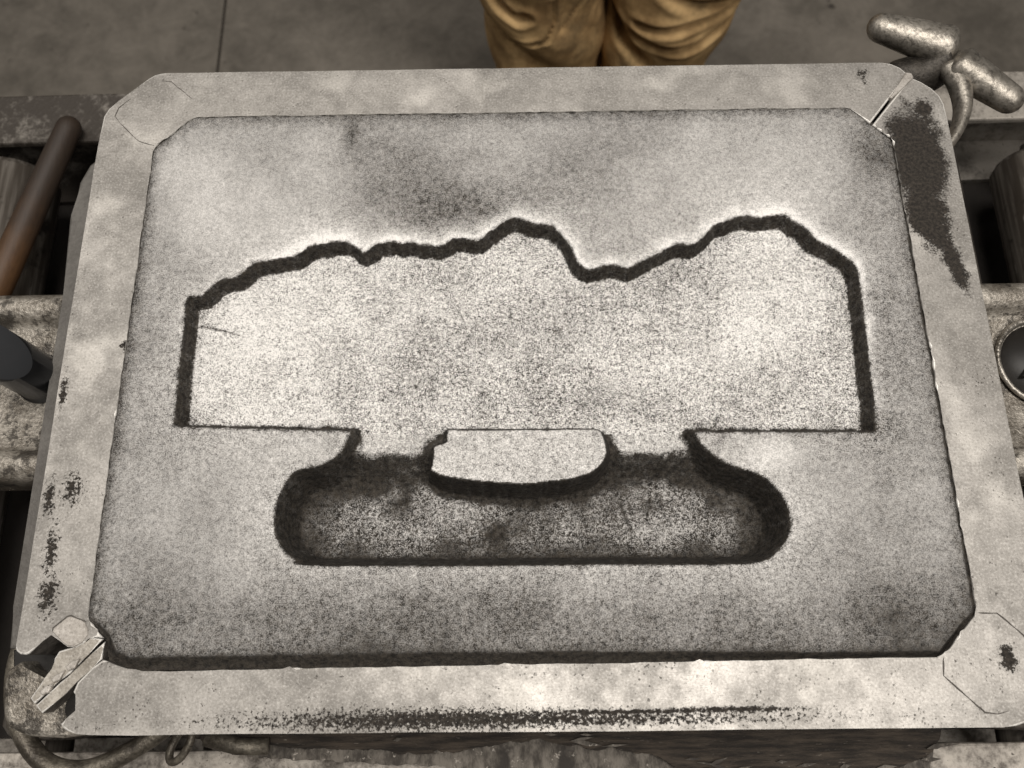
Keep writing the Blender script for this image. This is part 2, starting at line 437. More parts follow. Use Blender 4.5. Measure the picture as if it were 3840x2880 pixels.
# ---------------------------------------------------------------- the flask: two hinged halves
XL, XR, YB, YT = -.3028, .3178, -.0458, .4163
IL, IR, IT = -.2622, .2762, .3774
FD = .0985
fk = empty('molding_flask', (.0075, .185, -.0995), 'worn aluminium moulding flask with chamfered corners packed with sand', 'flask')
A_END = mm([(-262.3,20.4),(-258.3,17.5),(-255.4,13.4),(-250.6,9.3),(-259.2,10.8),(-262.3,6.3),(-266.6,4.0),(-271.8,4.5),(-274.8,6.3),(-282.5,13.2),(-294.4,0.9),(-296.2,0.3),(-299.5,0.6),(-302.1,2.3),(-303.1,4.1)]); A_SEAM = mm([(295.5,405.7),(261.2,363.5)])
B_END = mm([(-234.3,-8.2),(-241.0,-6.2),(-245.9,-4.2),(-249.3,-3.0),(-254.8,-6.9),(-262.7,-15.5),(-264.6,-21.1),(-261.1,-23.7),(-260.1,-31.8),(-265.0,-36.3),(-269.3,-38.4),(-268.0,-40.5),(-264.0,-42.8),(-258.4,-44.1),(-251.6,-44.6)]); B_SEAM = mm([(262.7,362.3),(296.8,403.2),(304.1,399.0),(311.0,393.2),(315.7,386.6),(316.7,380.1)])
A = [A_SEAM[0], A_SEAM[1]]
A += wobble((.2488, IT), (-.2355, IT), .004, .00016)
A += wobble((-.2355, IT), (IL, .3517), .003, .0003)
A += wobble((IL, .3517), A_END[0], .004, .00018, [(.62, .006, -.0012)])
A += A_END
A += wobble((XL, .006), (XL, .3745), .02, .00012)
A += [(-.3023, .379), (-.2995, .3855), (-.2925, .3925), (-.2825, .402), (-.2735, .4115), (-.2690, .4148), (-.2640, YT)]
A += wobble((-.258, YT), (.276, YT), .02, .00012)
A += [(.2765, YT), (.2840, .4155), (.2905, .4118)]
plate('flask_half', A, 0, FD, M['alu_a'], fk, .0012, 3, M['edge'], M['side'])
B = list(B_SEAM[:-1])
B += wobble((XR, .3795), (XR, -.018), .02, .00012)
B += [(XR - .0006, -.022), (XR - .004, -.0285), (.3045, -.038), (.2965, -.0425), (.288, -.0452)]
B += wobble((.280, YB), (-.245, YB + .0008), .02, .00012)
B += B_END[::-1]
B += wobble((-.229, -.0100), (.2515, -.0068), .0040, .00012, [(.2, .004, .0006), (.47, .006, .0005), (.71, .003, .0007), (.83, .01, .0004)])
B += wobble((.2515, -.0068), (.2765, .0185), .003, .0003)
B += wobble((.2765, .0185), (IR - .0004, .3510), .0035, .00017, [(.50, .012, -.0016), (.44, .012, .0006)])
B += wobble((IR - .0004, .3510), B_SEAM[0], .003, .0004)
plate('flask_half', B, 0, FD, M['alu_b'], fk, .0013, 3, M['edge'], M['side'])
# corner plates let into the rim: a dirt-filled joint with the plate inside it
def inset(pts, d):
    n = len(pts); c = np.mean(pts, 0); out = []
    for p in pts:
        v = np.array(p) - c; out.append(tuple(c + v * (1 - d / np.linalg.norm(v))))
    return out
def joint(pts, w=.0007):
    """dirt-filled hairline joint of a corner piece let into the rim"""
    c = []
    for a, b in zip(pts, pts[1:]): c += wobble(a, b, .0025, .00012)
    c.append(pts[-1]); c = np.array(c); d = np.gradient(c, axis=0); d /= np.linalg.norm(d, axis=1)[:, None]
    n = np.stack([-d[:, 1], d[:, 0]], 1); s = np.linspace(0, 1, len(c))
    hw = w * .5 * (.35 + .65 * np.abs(np.sin(s * 9 + len(c)))) * np.clip(np.minimum(s, 1 - s) * 12 + .2, 0, 1)
    bm = bmesh.new()
    rows = [[bm.verts.new((p[0] + q[0] * h * k, p[1] + q[1] * h * k, zz)) for k, zz in ((-1, -.0003), (-1, .0003), (1, .0003), (1, -.0003))] for p, q, h in zip(c, n, hw)]
    for a, b in zip(rows, rows[1:]):
        for k in range(4): bm.faces.new((a[k], b[k], b[(k + 1) % 4], a[(k + 1) % 4]))
    bmesh.ops.recalc_face_normals(bm, faces=bm.faces)
    from_bm('corner_joint', bm, M['seam'], fk)
T = mm([(-293.9,378.5),(-292.0,385.9),(-283.9,393.8),(-272.3,402.5),(-262.7,409.2),(-255.6,408.4),(-238.3,393.1),(-238.2,386.3),(-243.4,371.7),(-261.6,352.9),(-273.4,357.0),(-289.1,372.4)])
joint(T[9:] + T[:3], .0006); joint(T[4:7], .0005)
T = mm([(276.9,18.4),(288.0,18.0),(291.6,14.8),(302.7,3.6),(310.8,-3.9),(308.9,-17.8),(297.8,-27.9),(284.3,-37.0),(277.7,-38.6),(270.7,-37.7),(264.6,-31.8),(250.0,-17.2),(251.7,-7.2),(262.9,4.5)])
joint(T[0:5], .0010); joint(T[12:6:-1], .0010)
PB = mm([(-282.3,13.5),(-281.9,15.5),(-274.5,22.1),(-272.2,22.8),(-265.3,20.2),(-262.3,18.8),(-260.0,14.3),(-259.7,11.2),(-262.6,6.6),(-266.7,4.3),(-271.7,4.8),(-274.7,6.6)])
plate('corner_plate', inset(PB, .0004), .0006, .0009, M['pad'], fk, .0004, 1)
joint(PB[0:6], .0010)
plate('latch_bar', mm([(293.0,406.0),(296.9,405.3),(298.1,401.6),(288.6,392.2),(279.3,383.6),(277.7,384.3),(282.7,390.9)]), .0022, .004, M['pad'], fk, .001, 2)
# hinge in the open corner
plate('hinge_leaf', mm([(-272.2,3.6),(-266.5,3.4),(-262.0,5.7),(-259.2,10.1),(-251.3,8.9),(-259.6,0.6),(-261.5,-2.5),(-268.6,-10.7),(-274.4,-14.8),(-287.0,-27.5),(-290.1,-24.3),(-285.2,-16.2),(-282.0,-13.2),(-278.7,-8.0),(-279.2,-1.9),(-277.1,2.1)]), -.0012, .060, M['leaf'], fk, .0010, 2, M['edge'], M['side'])
plate('hinge_leaf', mm([(-250.0,7.6),(-250.5,3.6),(-250.4,-2.8),(-255.6,-6.6),(-263.5,-15.4),(-269.2,-21.9),(-274.4,-26.6),(-281.6,-32.7),(-286.2,-28.4),(-273.6,-15.6),(-268.4,-13.1),(-260.6,-3.6),(-257.0,0.3)]), -.0010, .060, M['leaf'], fk, .0010, 2, M['edge'], M['side'])
plate('corner_casting', mm([(-307.2,-3.6),(-315.5,-8.6),(-315.4,-19.8),(-312.6,-34.2),(-308.4,-42.0),(-294.8,-46.5),(-275.2,-47.8),(-253.4,-45.2),(-262.2,-23.0),(-291.9,-17.1),(-303.5,-6.9)]), -.014, .084, M['lug'], fk, .004, 3)
for hx, hy, hl in ((-.2655, -.0060, .0045), (-.2735, -.0125, .0035), (-.2790, -.0195, .0040)):
    dx, dy = .0045 * .7, .0045 * .7; ex, ey = -hl * .5, hl * .5
    plate('hinge_knuckle', [(hx - dx, hy - dy), (hx - dx * .2 + .001, hy - dy * .2 - .001), (hx + dx + ex * .3, hy + dy + ey * .3), (hx + ex, hy + ey), (hx - dx + ex, hy - dy + ey)], .0010, .0034, M['pad'], fk, .0006, 2)
bm = lathe_bm([(.0085, -.0145), (.0090, -.0135), (.0088, -.0125), (.002, -.0120)], 20)
for v in bm.verts: v.co += Vector((-.2655, -.030, 0))
from_bm('hinge_pin', bm, M['hole'], fk, False)
plate('hinge_hole_shade', [(-.324, .0035), (-.322, -.008), (-.305, -.020), (-.285, -.024), (-.262, -.002), (-.262, .008), (-.283, .016), (-.300, .0035)], -.034, .040, M['hole'], fk, .001)  # near-black plate added for the shade inside the open hinge hole
# ledge on the outside of one wall
plate('wall_ledge', [(-.3035, .004), (-.3245, .004), (-.3262, .030), (-.3280, .250), (-.3330, .3115), (-.3300, .3125), (-.3300, .342), (-.3245, .357), (-.3150, .3670), (-.3035, .372)], -.030, .050, M['ledge'], fk, .002, 2)
# pin lugs on both ends
def lug(x0, x1, y0, y1, z):
    bm = bmesh.new(); rings = []; N = 26
    yc = .5 * (y0 + y1)
    prof = []
    for a in range(9):
        t = math.pi * a / 8; prof.append((y0 + .011 - .011 * math.cos(t), z + .002 + .011 * math.sin(t) * .9))
    prof += [(y0 + .026, z - .0015), (yc, z - .002), (y1 - .026, z - .0015)]
    for a in range(9):
        t = math.pi * a / 8; prof.append((y1 - .011 - .011 * math.cos(t), z + .002 + .011 * math.sin(t) * .9))
    prof += [(y1, z - .03), (y0, z - .03)]
    for i in range(N + 1):
        s = i / N; x = x0 + (x1 - x0) * s
        sh = 1 - .10 * max(0, (s - .55) / .45) ** 2
        rings.append([bm.verts.new((x, yc + (y - yc) * sh, zz)) for y, zz in prof])
    n = len(prof)
    for a, b in zip(rings, rings[1:]):
        for k in range(n): bm.faces.new((a[k], a[(k + 1) % n], b[(k + 1) % n], b[k]))
    bm.faces.new(rings[0]); bm.faces.new(rings[-1])
    bmesh.ops.recalc_face_normals(bm, faces=bm.faces)
    return from_bm('pin_lug', bm, M['lug'], fk, True)
lugL = lug(-.3035, -.425, .1145, .2545, -.046)
lugR = lug(.3185, .440, .1085, .2535, -.046)
# guide pin: round shank with a flat ground on it
bm = lathe_bm([(.017, -.0485), (.0185, -.0480), (.0185, -.0465), (.0172, -.0455), (.0170, -.040), (.0168, -.004), (.0165, .050), (.0125, .056), (.005, .059)], 40)
nf = Vector((.70, -.38, .57)).normalized()
bmesh.ops.bisect_plane(bm, geom=bm.verts[:] + bm.edges[:] + bm.faces[:], plane_co=(.0150, -.0060, -.006), plane_no=nf, clear_outer=True)
bmesh.ops.holes_fill(bm, edges=[e for e in bm.edges if e.is_boundary])
for v in bm.verts: v.co += Vector((-.3430, .1905, 0))
gp = from_bm('guide_pin', bm, M['pin'], fk, False)
for p in gp.data.polygons: p.use_smooth = len(p.vertices) == 4 and abs(p.normal.dot(nf)) < .95
# socket on the other lug
cx, cy = .3790, .1930
bm = lathe_bm([(.030, -.047), (.0335, -.0465), (.0345, -.0445), (.0335, -.0425), (.0315, -.0425), (.0300, -.0455), (.0295, -.052), (.002, -.052)], 48)
for v in bm.verts: v.co += Vector((cx, cy, 0))
from_bm('socket_ring', bm, M['cast'], fk, True)
bm = lathe_bm([(.0294, -.0500), (.0292, -.0470), (.002, -.0462)], 40)
for v in bm.verts: v.co += Vector((cx, cy, 0))
from_bm('socket_well', bm, M['hole'], fk, True)
plate('socket_wedge', [(cx - .020, cy - .012), (cx + .004, cy - .012), (cx + .020, cy + .022), (cx + .010, cy + .022)], -.040, .010, M['hole'], fk, .001)

# cam latch: two knobs with their arms
def knob(a, b, r0, r1, flat=.9):
    a = Vector(a); b = Vector(b); path = []; rad = []; n = 22
    L = (b - a).length
    for i in range(n + 1):
        s = .5 - .5 * math.cos(math.pi * i / n)
        d = s * L; r = r0 + (r1 - r0) * s
        e0 = min(1, d / (r0 * .95)); e1 = min(1, (L - d) / (r1 * .55))
        q = math.sqrt(max(.0004, 1 - (1 - e0) ** 2)) * math.sqrt(max(.0004, 1 - (1 - e1) ** 2))
        path.append(tuple(a + (b - a) * s)); rad.append((r * q * flat, r * q))
    return tube_bm(path, rad, 26)
from_bm('latch_knob', knob((.2855, .4745, -.026), (.3540, .4510, -.030), .0108, .0185), M['knob'], fk, True)
from_bm('latch_knob', knob((.3965, .3985, -.032), (.3470, .4400, -.028), .0108, .0165), M['knob'], fk, True)
p = spline([(.290, .4200, -.048), (.300, .4310, -.046), (.314, .4370, -.045), (.332, .4390, -.045), (.350, .4440, -.038)], 6)
from_bm('latch_arm', tube_bm(p, [(.012 + .008 * (i / (len(p) - 1)), .0030 + .0125 * math.sin(math.pi * .80 * i / (len(p) - 1))) for i in range(len(p))], 16), M['shade_iron'], fk, True)
p = spline([(.318, .352, -.038), (.331, .362, -.036), (.343, .378, -.034), (.3505, .397, -.032), (.3510, .416, -.030), (.3475, .436, -.030)], 7)
from_bm('latch_arm', tube_bm(p, [(.009, .0034 + .0075 * (i / (len(p) - 1)) ** 1.8) for i in range(len(p))], 16), M['knob'], fk, True)
p = spline([(.3455, .4525, -.034), (.349, .449, -.036), (.3535, .4445, -.034)], 5)
from_bm('latch_pivot', tube_bm(p, [.0085] * len(p), 16), M['iron'], fk, True)

# bail and eye hanging at the open corner
p = spline([(-.330, .020, -.060), (-.3335, -.010, -.058), (-.3260, -.040, -.056), (-.3060, -.0640, -.055), (-.2800, -.0700, -.055), (-.2550, -.0615, -.057), (-.2300, -.0450, -.060), (-.2150, -.0300, -.062)], 7)
from_bm('bail', tube_bm(p, [(.0075, .0062)] * len(p), 16), M['iron'], fk, True)
ring = [(-.2185 + .0085 * math.cos(t) * .8 + .004 * math.sin(t), -.0555 + .0105 * math.sin(t), -.056 + .004 * math.cos(t)) for t in np.linspace(0, 2 * math.pi, 26)]
from_bm('eye_ring', tube_bm(ring, [.0026] * len(ring), 10, cap=False), M['iron'], fk, True)
p = [(-.205, -.0520, -.062), (-.185, -.0580, -.066), (-.165, -.0585, -.068)]
from_bm('eye_shank', tube_bm(p, [.0055] * 3, 12), M['iron'], fk, True)

# ---------------------------------------------------------------- the sand
MTN = np.array(mm([(-222.9,232.1),(-218.6,231.9),(-214.9,232.0),(-213.1,232.9),(-211.9,234.5),(-210.3,236.5),(-208.6,238.7),(-206.6,240.6),(-204.3,242.3),(-201.6,243.9),(-198.6,245.1),(-195.2,245.1),(-191.9,245.4),(-189.0,247.9),(-186.4,250.8),(-184.2,253.2),(-182.1,255.2),(-179.9,256.5),(-177.5,257.3),(-174.8,257.7),(-171.5,258.0),(-167.1,259.0),(-162.3,260.1),(-157.8,260.4),(-153.6,261.0),(-150.3,262.8),(-147.1,265.0),(-143.3,268.1),(-139.4,270.5),(-135.8,270.3),(-132.6,269.7),(-129.6,271.1),(-126.6,272.6),(-122.9,272.7),(-119.2,272.1),(-116.2,271.1),(-113.6,269.8),(-111.4,268.1),(-109.4,266.3),(-107.3,264.2),(-105.2,262.9),(-103.0,263.9),(-100.6,265.8),(-97.6,268.2),(-94.6,270.3),(-92.3,270.8),(-89.9,271.0),(-86.9,271.9),(-83.9,272.4),(-81.3,271.2),(-78.4,270.1),(-74.3,270.6),(-70.3,271.1),(-68.1,269.7),(-66.2,268.4),(-63.6,268.6),(-60.8,269.0),(-58.1,268.5),(-55.4,267.8),(-52.6,267.8),(-50.0,268.1),(-47.9,269.0),(-46.0,270.3),(-43.8,272.2),(-41.3,273.6),(-37.7,273.5),(-33.8,272.8),(-30.3,272.0),(-27.1,271.5),(-24.3,272.2),(-21.6,273.7),(-18.9,276.0),(-16.2,278.5),(-13.8,280.4),(-11.5,282.2),(-8.8,284.3),(-6.0,286.3),(-3.0,288.2),(0.2,289.3),(3.5,288.7),(7.0,287.3),(10.7,285.7),(15.1,284.1),(21.2,283.3),(26.6,282.4),(28.3,280.9),(29.2,279.0),(31.4,276.7),(33.8,274.0),(36.2,270.6),(38.3,267.2),(39.4,264.6),(40.2,261.9),(40.9,258.5),(41.9,255.2),(44.0,252.9),(46.4,251.1),(48.7,249.5),(51.0,248.5),(53.3,248.4),(55.7,248.8),(58.2,249.4),(61.1,250.2),(64.4,251.3),(67.8,251.9),(70.9,251.1),(73.7,250.0),(76.0,249.1),(78.3,248.8),(81.6,250.1),(85.2,252.0),(88.6,254.0),(92.1,256.0),(96.2,257.7),(100.4,259.6),(104.0,261.8),(107.4,263.9),(110.9,265.7),(114.3,266.8),(117.3,266.5),(120.3,265.9),(123.3,266.3),(126.4,267.3),(130.1,269.6),(133.6,272.5),(136.4,275.9),(138.9,279.2),(141.3,281.2),(143.8,282.5),(146.5,283.1),(149.3,283.6),(152.3,285.0),(155.7,286.5),(160.1,287.7),(164.7,288.3),(168.7,287.3),(172.7,286.3),(176.7,287.0),(181.0,288.0),(186.0,288.3),(190.5,287.9),(192.9,286.4),(194.9,284.4),(197.6,282.5),(200.5,280.5),(203.0,278.4),(205.4,275.9),(207.8,272.1),(210.5,268.3),(213.5,266.2),(216.7,264.5),(220.1,262.4),(223.5,259.9),(227.4,257.0),(230.7,253.9),(232.8,251.4),(234.0,248.7),(234.8,245.9),(235.1,242.1),(235.1,236.1),(235.0,229.1),(234.9,222.3),(234.6,214.9),(234.2,206.2),(233.8,197.4),(233.6,190.0),(233.4,183.1),(231.4,132.9),(112.5,134.4),(52.5,135.5),(-105.7,137.9),(-170.1,140.2),(-218.6,142.1),(-222.2,143.4),(-223.1,178.0),(-223.4,213.2),(-224.2,228.9)])); PED = np.array(mm([(113.8,151.6),(112.5,134.4),(113.9,132.8),(115.3,130.8),(116.6,127.6),(118.0,124.3),(119.7,122.1),(121.9,119.8),(124.8,117.0),(128.3,114.1),(132.1,111.5),(136.5,109.2),(141.8,107.4),(147.2,105.7),(151.6,103.8),(155.4,101.8),(158.5,99.5),(161.0,96.8),(163.3,93.8),(165.2,90.6),(166.7,87.3),(167.8,83.8),(168.6,80.2),(168.8,76.5),(168.6,72.6),(167.7,68.7),(165.8,65.1),(163.3,61.6),(160.1,58.2),(156.6,55.2),(153.1,53.2),(149.1,51.8),(145.1,50.9),(138.2,50.4),(126.4,50.3),(108.5,50.5),(80.6,50.8),(48.9,51.2),(-30.3,51.4),(-84.0,51.9),(-126.8,52.6),(-136.6,53.5),(-135.3,54.7),(-139.0,56.8),(-142.2,59.3),(-145.1,62.1),(-147.5,65.3),(-149.2,68.8),(-150.4,72.5),(-151.1,76.3),(-151.3,80.4),(-151.3,84.9),(-150.8,89.5),(-149.8,93.6),(-148.3,97.5),(-146.5,101.7),(-144.3,105.5),(-142.1,108.1),(-139.6,109.9),(-136.4,110.6),(-132.9,111.0),(-129.2,111.6),(-125.6,112.5),(-122.4,113.9),(-119.5,115.6),(-116.6,117.6),(-114.1,119.6),(-112.5,121.5),(-111.2,123.4),(-110.1,125.9),(-109.0,128.5),(-107.8,131.2),(-106.7,133.6),(-106.1,135.6),(-105.7,137.5),(-106.5,154.5)])); ISL = np.array(mm([(-45.0,136.9),(-8.3,136.4),(50.0,136.0),(52.7,135.4),(55.0,134.1),(56.3,130.9),(57.1,127.0),(57.9,123.8),(58.1,120.6),(57.4,117.8),(56.0,115.0),(53.7,111.7),(50.8,108.7),(47.4,106.7),(43.2,105.1),(38.0,103.6),(31.4,102.4),(22.0,101.3),(12.9,100.5),(8.3,100.1),(3.7,100.1),(-4.9,100.6),(-14.7,101.4),(-24.1,102.1),(-33.2,103.0),(-41.6,104.3),(-48.6,105.9),(-52.6,107.8),(-55.5,109.7),(-56.1,110.1),(-54.8,113.8),(-54.4,120.8),(-53.9,125.9),(-50.2,127.4),(-46.1,128.4),(-45.6,134.1)])); ISB = np.array(mm([(-44.7,135.7),(-50.3,134.2),(-56.5,129.8),(-59.8,122.8),(-60.2,115.2),(-59.1,108.9),(-52.9,106.3),(-44.5,123.9)]))
CRK = [np.array(mm([(-219.1,216.3),(-215.1,216.6),(-208.1,214.3),(-199.8,212.1),(-191.5,209.8)])), np.array(mm([(69.2,92.2),(72.0,83.8),(74.2,77.4),(75.9,73.0)]))]
OCT = np.array([(.2488, IT), (-.2355, IT), (IL, .3517), (IL, .0205), (-.2506, .0093), (-.2475, -.0040), (-.2343, -.0085), (.2515, -.0068), (.2765, .0185), (IR, .3510)])
STEP = .00075
gx = np.arange(IL - .0012, .2782, STEP); gy = np.arange(-.0118, IT + .0012, STEP)
X, Y = np.meshgrid(gx, gy); PX = X.ravel(); PY = Y.ravel()
def sdf(poly, closed=True):
    """distance to the outline, positive inside"""
    d2 = np.full(PX.shape, 1e9); ins = np.zeros(PX.shape, bool); n = len(poly)
    for i in range(n if closed else n - 1):
        ax, ay = poly[i]; bx, by = poly[(i + 1) % n]
        ex, ey = bx - ax, by - ay; wx = PX - ax; wy = PY - ay
        t = np.clip((wx * ex + wy * ey) / (ex * ex + ey * ey), 0, 1)
        np.minimum(d2, (wx - t * ex) ** 2 + (wy - t * ey) ** 2, out=d2)
        if closed and ay != by:
            ins ^= ((ay > PY) != (by > PY)) & (PX < ex * (PY - ay) / (by - ay) + ax)
    d = np.sqrt(d2)
    return np.where(ins, d, -d) if closed else d
def vn(cell, seed):
    """smooth value noise, -1..1"""
    r = np.random.default_rng(seed); nx = int(.6 / cell) + 4; ny = int(.45 / cell) + 4
    G = r.uniform(-1, 1, (ny, nx)); u = (PX + .27) / cell + 1; v = (PY + .02) / cell + 1
    i = u.astype(int); j = v.astype(int); u = u - i; v = v - j
    u = u * u * (3 - 2 * u); v = v * v * (3 - 2 * v)
    return (G[j, i] * (1 - u) + G[j, i + 1] * u) * (1 - v) + (G[j + 1, i] * (1 - u) + G[j + 1, i + 1] * u) * v
def fbm(cell, seed, n=4, g=.55):
    s = 0; a = 1; tot = 0
    for k in range(n): s = s + a * vn(cell / 2 ** k, seed + k); tot += a; a *= g
    return s / tot
def sm(a, b, x):
    t = np.clip((x - a) / (b - a), 0, 1); return t * t * (3 - 2 * t)
def wall(d, w, r):
    t = np.clip((d + r) / (w + 2 * r), 0, 1)
    return .45 * t + .55 * t * t * (3 - 2 * t)
rag = fbm(.006, 11, 3) * .0012
flute = fbm(.0032, 71, 2) * .0011
dM = sdf(MTN); dP = sdf(PED); dI = sdf(ISL); dB = sdf(ISB); dO = sdf(OCT)
DM, DP = .0135, .0350
low = fbm(.09, 21, 4); mid = fbm(.025, 31, 4); fine = fbm(.006, 41, 3)
ramp = sm(.128, .104, PY + .004 * mid)                 # the foot is deeper than the body
depthP = DM + (DP - DM) * ramp
zM = -DM * wall(dM + rag * .5 + flute * .55, .0016, .0013)
zP = -depthP * wall(dP + rag * .3, .0016 + .0032 * ramp, .0010 + .0008 * ramp)
z = np.minimum(zM, zP)
isl = wall(dI + .0030 + rag * .5, .0030, .0006)
z = z * (1 - isl)
brk = wall(dB + rag, .0014, .0004) * (1 - wall(dI + .0006, .001, .0003))
z = np.where(brk > .02, np.minimum(z, -.0075 * brk - .002 * brk * (1 + mid)), z)
inside = np.maximum(wall(dM, .0016, .0007), wall(dP, .003, .001)) * (1 - isl)
z = z + SAND + .00025 * mid + .00012 * fine + .0010 * (1 - inside) * low * .4
z = z - .0006 * inside * np.maximum(0, fbm(.012, 51, 3))
# the sand is rubbed away along the metal
edge_w = .0010 + (.0030 - .0022 * sm(-.05, .25, PX)) * sm(.02, -.004, PY) + .0005 * sm(.255, .272, PX) + .0008 * sm(-.24, -.26, PX)
rim = sm(edge_w * 2.2, 0, dO + rag * .6)
bot = sm(.025, -.004, PY)
z = z + .0013 - rim * (.0004 + .0060 * bot + .0007 * sm(.25, .27, PX) + .0008 * sm(-.24, -.26, PX))
for c in CRK:
    dc = sdf(c, False); z = z - .0010 * sm(.0010, .0002, dc + .0004 * fine)
# sand tone: pale parting dust on dark sand, plus painted shade in the foot
slope = np.hypot(*np.gradient(z.reshape(X.shape), STEP)).ravel()
out_d = -np.maximum(dM, np.maximum(dP, -1.0))
top = .42 + .17 * low + .08 * mid + .02 * fine - .10 * sm(.11, .015, PY)  # sand tone gets darker toward the near side
BLOBS = [(-.045, .300, .060, .030, -.25), (.045, .312, .035, .030, -.10), (-.118, .362, .006, .016, -.24), (-.02, .345, .16, .012, -.05),
         (.262, .335, .018, .016, -.24), (-.215, .31, .05, .05, .10), (-.15, .28, .06, .018, .10), (.18, .30, .05, .03, .06), (.10, .262, .05, .018, .05),
         (0, .005, .30, .030, -.16), (.225, .03, .04, .04, -.10), (-.235, .02, .03, .04, -.12), (-.21, .11, .05, .05, -.03),
         (.165, .118, .020, .010, .26), (-.13, .125, .02, .012, .12), (.24, .12, .02, .09, -.06), (.0, .040, .16, .010, .03), (-.19, .06, .04, .03, .03)]
for bx, by, rx, ry, a in BLOBS: top = top + 1.0 * a * np.exp(-((PX - bx) / rx) ** 2 - ((PY - by) / ry) ** 2)
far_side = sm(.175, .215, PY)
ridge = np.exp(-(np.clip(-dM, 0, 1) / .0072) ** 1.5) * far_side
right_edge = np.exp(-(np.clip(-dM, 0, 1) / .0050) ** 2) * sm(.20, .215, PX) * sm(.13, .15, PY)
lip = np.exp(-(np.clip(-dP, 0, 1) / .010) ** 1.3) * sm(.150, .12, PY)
top = top + np.clip(.66 + .70 * mid + .3 * low, .15, 1.0) * ridge * (.35 + .65 * sm(-.20, -.14, PX)) + .30 * right_edge + .13 * lip  # sand turns paler along the cavity rim
body = .56 + .32 * low + .20 * mid
for bx, by, rx, ry, a in [(-.185, .195, .04, .03, .10), (.165, .20, .05, .035, .12), (.02, .165, .03, .03, -.12), (-.06, .19, .05, .03, -.06), (.185, .17, .02, .02, -.10),
                          (-.12, .215, .04, .02, .02), (.0, .235, .05, .03, -.03), (.06, .185, .03, .03, .08), (-.10, .155, .03, .012, .08)]:
    body = body + a * np.exp(-((PX - bx) / rx) ** 2 - ((PY - by) / ry) ** 2)
foot = .125 + .22 * fbm(.028, 61, 4) + .12 * mid
foot = foot + .10 * np.exp(-((PX - .10) / .05) ** 2 - ((PY - .07) / .02) ** 2) + .08 * np.exp(-((PX + .04) / .05) ** 2 - ((PY - .085) / .012) ** 2) - .10 * np.exp(-((PX + .105) / .03) ** 2 - ((PY - .100) / .012) ** 2)
neck = sm(.112, .128, PY + .003 * mid)
foot = foot * (1 - neck) + (.54 + .14 * mid) * neck
foot = np.maximum(foot - .13 * np.exp(-((PY - .109 - .006 * mid) / .006) ** 2), .015)
near = sm(.150, .143, PY)
bareM = sm(.0014, .0036, dM + rag * 1.3 + .0012 * fine - near * (.0016 + 1.6 * np.maximum(rag, 0)))
bareM = np.where(dP > .001, 1.0, bareM)
bare_shadeP = sm(.0050, .0100, dP + rag * 1.6 + .0012 * fine + .0035 * neck) * (.35 + .65 * sm(.008, .026, dP + .010 * mid + .02 * neck)) * (1 - .65 * (sm(-.105, -.145, PX + .01 * mid) + sm(.125, .163, PX + .01 * mid)) * (1 - neck))  # foot floor darkened toward walls and ends, shade painted into the tone
in_M = dM > 0; in_P = (dP > 0) & ~in_M
dust_shade = np.where(in_M, body * bareM, np.where(in_P, foot * bare_shadeP, top * sm(-.0006, .0042, out_d + .0012 * fine + flute)))
isl_shade = sm(.0060, .0125, -dI + rag * 2.5 + .002 * mid)  # shadow around the island painted onto the foot floor
dust_shade = np.where((dI < .0) & (in_P | in_M) & (dI > -.012), dust_shade * np.where(in_M, sm(.0022, .0042, -dI + rag * 1.6), isl_shade), dust_shade)
on_isl = dI > -.0004
dust_shade = np.where(on_isl, (.56 + .06 * mid) * sm(-.0002, .0012, dI + .0005 * fine), dust_shade)
dust_shade = np.where((dB > 0) & ~on_isl, .03, dust_shade)
steep = sm(.55, 1.1, slope)
dust_shade = dust_shade * (1 - steep * .95) + steep * .05 * np.clip(fbm(.0028, 81, 3) + .15, 0, 1)
dust_shade = dust_shade * (1 - .90 * sm(.15, .8, rim) * np.clip(.35 + bot + sm(.25, .27, PX), 0, 1)) * (1 - .45 * sm(edge_w * 5, edge_w, dO) * sm(.03, -.002, PY)) * (1 - .50 * sm(.012, .0, dO + 2 * rag)) * (1 - .18 * sm(.05, .0, dO + .02 * low))
for c in CRK: dust_shade = dust_shade * (.25 + .75 * sm(.0002, .0013, sdf(c, False) + .0007 * fine))
dust_shade = np.clip(dust_shade, 0.012, 1)
coarse = np.where(in_M, 1.3, np.where(in_P, .85, .36 + .42 * np.exp(-np.clip(out_d, 0, 1) / .02)))
coarse = np.where(on_isl, .8, coarse)

ny, nx = X.shape
idx = np.arange(nx * ny).reshape(ny, nx)
q = np.stack([idx[:-1, :-1], idx[:-1, 1:], idx[1:, 1:], idx[1:, :-1]], -1).reshape(-1, 4)
keep = dO[q].max(1) > -.0009
q = q[keep]
used = np.zeros(nx * ny, bool); used[q.ravel()] = True
remap = np.cumsum(used) - 1
q = remap[q]; V = np.stack([PX, PY, z], 1)[used]
me = bpy.data.meshes.new('sand_face')
me.vertices.add(len(V)); me.vertices.foreach_set('co', V.astype(np.float32).ravel())
me.loops.add(q.size); me.loops.foreach_set('vertex_index', q.ravel().astype(np.int32))
me.polygons.add(len(q)); me.polygons.foreach_set('loop_start', np.arange(0, q.size, 4, dtype=np.int32))
me.polygons.foreach_set('loop_total', np.full(len(q), 4, np.int32))
me.update(calc_edges=True)
me.polygons.foreach_set('use_smooth', np.ones(len(q), bool))
for nm, arr in (('dust_shade', dust_shade), ('coarse', coarse)):
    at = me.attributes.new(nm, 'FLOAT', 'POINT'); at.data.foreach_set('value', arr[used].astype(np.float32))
sm_o = empty('sand_mold', (.0075, .185, -.0985), 'dark moulding sand dusted white with a ridged footed cavity pressed into it', 'sand mould')
link('sand_face', me, M['sand'], sm_o)
